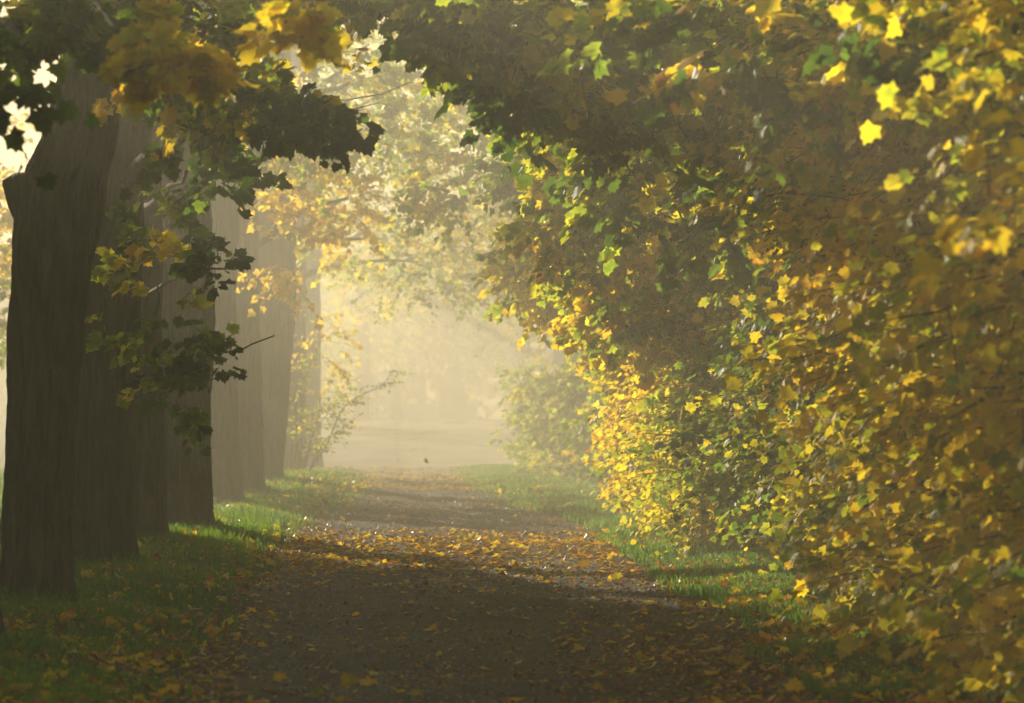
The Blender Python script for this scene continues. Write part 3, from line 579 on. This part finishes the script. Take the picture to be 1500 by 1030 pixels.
# ------------------------------------------------------------------ fallen leaves, pebbles
def litter(g, x, y, size, t, shape, lift=.012, tilt=.35):
    n = len(x); P = np.stack([x, y, gh(x, y)+lift+rng.uniform(0, .02, n)], -1); a = rng.uniform(0, 6.28, n)
    Yd = np.stack([np.cos(a), np.sin(a), rng.normal(0, tilt*.5, n)], -1); N = np.stack([rng.normal(0, tilt, n), rng.normal(0, tilt, n), np.ones(n)], -1)
    leaves(g, P, Yd, N, size, t, shape, curl=-.15)
g = Geo()
n = 125000; y = 14.3*(66/14.3)**rng.uniform(0, 1, n); x = rng.uniform(-5.5, 4.6, n)
el, er = edge_l(y), edge_r(y)
mid = (x > el) & (x < er)
k = .10+.30*np.clip(lump(np.stack([x, y, 0*x], -1), 1.3)+.25, 0, 1)
k = k+.25*np.clip(lump(np.stack([x*1.0, y*.8, 0*x], -1), 2.2)-.1, 0, 1)
k = np.where(mid, k*(.42+1.1*np.maximum(1-smooth(0, .7, x-el), 1-smooth(0, 1.3, er-x))), k*.7)
band = np.exp(-((y-34.5)/4.2)**2)
k = k+.6*band*mid+.30*(y < 21.5)*(x < el+.4)+.16*(y < 24)*(x > 1.2)+.2*np.exp(-((x-er+.5)/.6)**2)*(y < 22)
ok = rng.uniform(0, 1, n) < k; x, y, mid, band = x[ok], y[ok], mid[ok], band[ok]; n = len(x)
t = rng.choice([.58, .70, .84, .95, .45], n, p=[.18, .26, .26, .27, .03])
t = np.where((rng.uniform(0, 1, n) < band*.7), rng.uniform(.6, .93, n), t)
t = np.clip(t+rng.normal(0, .04, n), 0, 1)
big = rng.uniform(0, 1, n) < np.where(mid, .10+.25*band, .35)
sz = np.where(big, rng.uniform(.06, .105, n), rng.uniform(.02, .05, n))
t = np.where(big | (rng.uniform(0, 1, n) < .4), t, np.clip(t+.15, .86, .97))
m_ = ~mid
litter(g, x[mid], y[mid], sz[mid], t[mid], LEAF1); litter(g, x[m_], y[m_], sz[m_]*1.1, t[m_], LEAF1, lift=.05, tilt=.55)
n = 5000; y = rng.uniform(60, 84, n); x = rng.uniform(-3, 4.5, n); litter(g, x, y, rng.uniform(.06, .12, n), rng.uniform(.6, .95, n), LEAF2)
tag(g.build('leaf_litter', M_LITTER, attr=True), 'orange and brown fallen leaves scattered over path and verges', kind='stuff')
g = Geo(); n = 9000; y = 14.3*(60/14.3)**rng.uniform(0, 1, n); x = rng.uniform(-1.5, 2.7, n); s = rng.uniform(.006, .02, n)*(1+y/60)
oc = np.array([(1, 0, 0), (0, 1, 0), (-1, 0, 0), (0, -1, 0), (0, 0, .7), (0, 0, -.7)], float); of = np.array([(0, 1, 4), (1, 2, 4), (2, 3, 4), (3, 0, 4), (1, 0, 5), (2, 1, 5), (3, 2, 5), (0, 3, 5)])
V = oc[None]*s[:, None, None]*rng.uniform(.6, 1.3, (n, 6, 1))+np.stack([x, y, gh(x, y)+.008], -1)[:, None]
g.add(V, of[None]+np.arange(n)[:, None, None]*6); tag(g.build('gravel', M_STONE), 'small loose stones on the path', kind='stuff')

FL = 'large fallen maple leaves standing out on the ground'
for (px, py, s, t, lab) in [(520, 968, .15, .68, 'bright yellow fallen maple leaf on the near path left of centre'), (545, 972, .13, .78, 'orange fallen leaf touching the bright yellow one on the near path'), (856, 820, .17, .82, 'glowing orange fallen leaf at the right edge of the sunlit strip'),
                            (908, 842, .13, .66, 'yellow fallen leaf on the path just below the bright grass tuft'), (972, 858, .13, .8, 'orange fallen leaf at the verge right of the yellow one below the tuft'), (1075, 950, .15, .7, 'ochre fallen maple leaf on the right side of the near path'),
                            (48, 944, .13, .7, 'yellow orange leaf standing upright in the grass at lower left'), (1165, 985, .13, .74, 'ochre fallen leaf near the bottom right of the path'), (868, 765, .13, .8, 'small orange leaf on the far side of the sunlit strip'), (415, 962, .12, .84, 'rusty fallen leaf at the left edge of the near path')]:
    dd = FPX*EYE/(py-VY); x = (px-VX)/FPX*dd; g = Geo(); z = float(gh(x, dd))
    up = (px == 48); Yd = np.array([[.2, .1, 1.]]) if up else np.array([[RND.uniform(-1, 1), RND.uniform(.2, 1), .45]]); N = np.array([[.2, -1., .2]]) if up else np.array([[RND.uniform(-.4, .4), -.7, 1.]])
    leaves(g, np.array([[x, dd, z+.02]]), Yd, N, np.array([s*.85]), np.array([t-.06]), LEAF0)
    pt = np.array([x, dd, z+.02]); tube(g, curve(pt, pt-nrm(Yd[0])*.06+np.array((0, 0, .01)), (0, 0, .01), 4), [.002]*4, 4, mi=0)
    tag(g.build('fallen_leaf', M_LITTER, attr=True, origin=(x, dd, z)), lab, 'fallen leaf', FL)
p = at(622, 673, 58); g = Geo(); leaves(g, p[None], np.array([[.8, .1, -.5]]), np.array([[.4, -.8, .5]]), np.array([.12]), np.array([1.0]), LEAF0)
tag(g.build('falling_leaf', M_LITTER, attr=True, origin=tuple(p)), 'small dark leaf drifting down in the haze above the path', 'falling leaf')

# broad-leaved weeds at the foot of the trunks
for (px, py, s, n, lab) in [(100, 893, .16, 14, 'bright green broad-leaved weed at the right foot of the trunk with the stub'), (186, 905, .12, 10, 'low broad-leaved weed in the grass between the two nearest trunks and the path'), (285, 900, .10, 9, 'small green weed near the left edge of the path')]:
    dd = FPX*EYE/(py-VY); x = (px-VX)/FPX*dd; z = float(gh(x, dd)); g = Geo(); a = rng.uniform(0, 6.28, n)
    Yd = np.stack([np.cos(a), np.sin(a), rng.uniform(.3, 1.2, n)], -1); N = np.stack([-np.cos(a)*.7, -np.sin(a)*.7, np.ones(n)], -1)
    leaves(g, np.tile((x, dd, z), (n, 1))+rng.normal(0, .02, (n, 3))*(1, 1, 0), Yd, N, rng.uniform(.7, 1.2, n)*s, np.full(n, .27), OVAL)
    tag(g.build('weed', M_LEAF, attr=True, origin=(x, dd, z)), lab, 'weed', 'broad-leaved weeds in the left verge')

# ------------------------------------------------------------------ haze: one closed box of even air
m, t, out, N, LK = newmat('haze_air'); pv = N('ShaderNodeVolumePrincipled'); pv.inputs['Color'].default_value = (.98, .925, .79, 1); pv.inputs['Density'].default_value = HAZE
pv.inputs['Anisotropy'].default_value = .25; pv.inputs['Density Attribute'].default_value = ''; LK(pv.outputs[0], out.inputs['Volume'])
ztop = max(max(v[2] for v in o.bound_box)+(o.parent.location.z if o.parent else o.location.z) for o in COL.objects if o.type == 'MESH')+.15
print('haze top', ztop)
g = Geo(); box(g, -203, 203, -23, 223, -1.3, ztop); hz = g.build('haze', m, origin=(0, 100, 7.5)); tag(hz, 'pale golden morning mist', kind='stuff')
print('verts', sum(len(o.data.vertices) for o in COL.objects if o.type == 'MESH'))
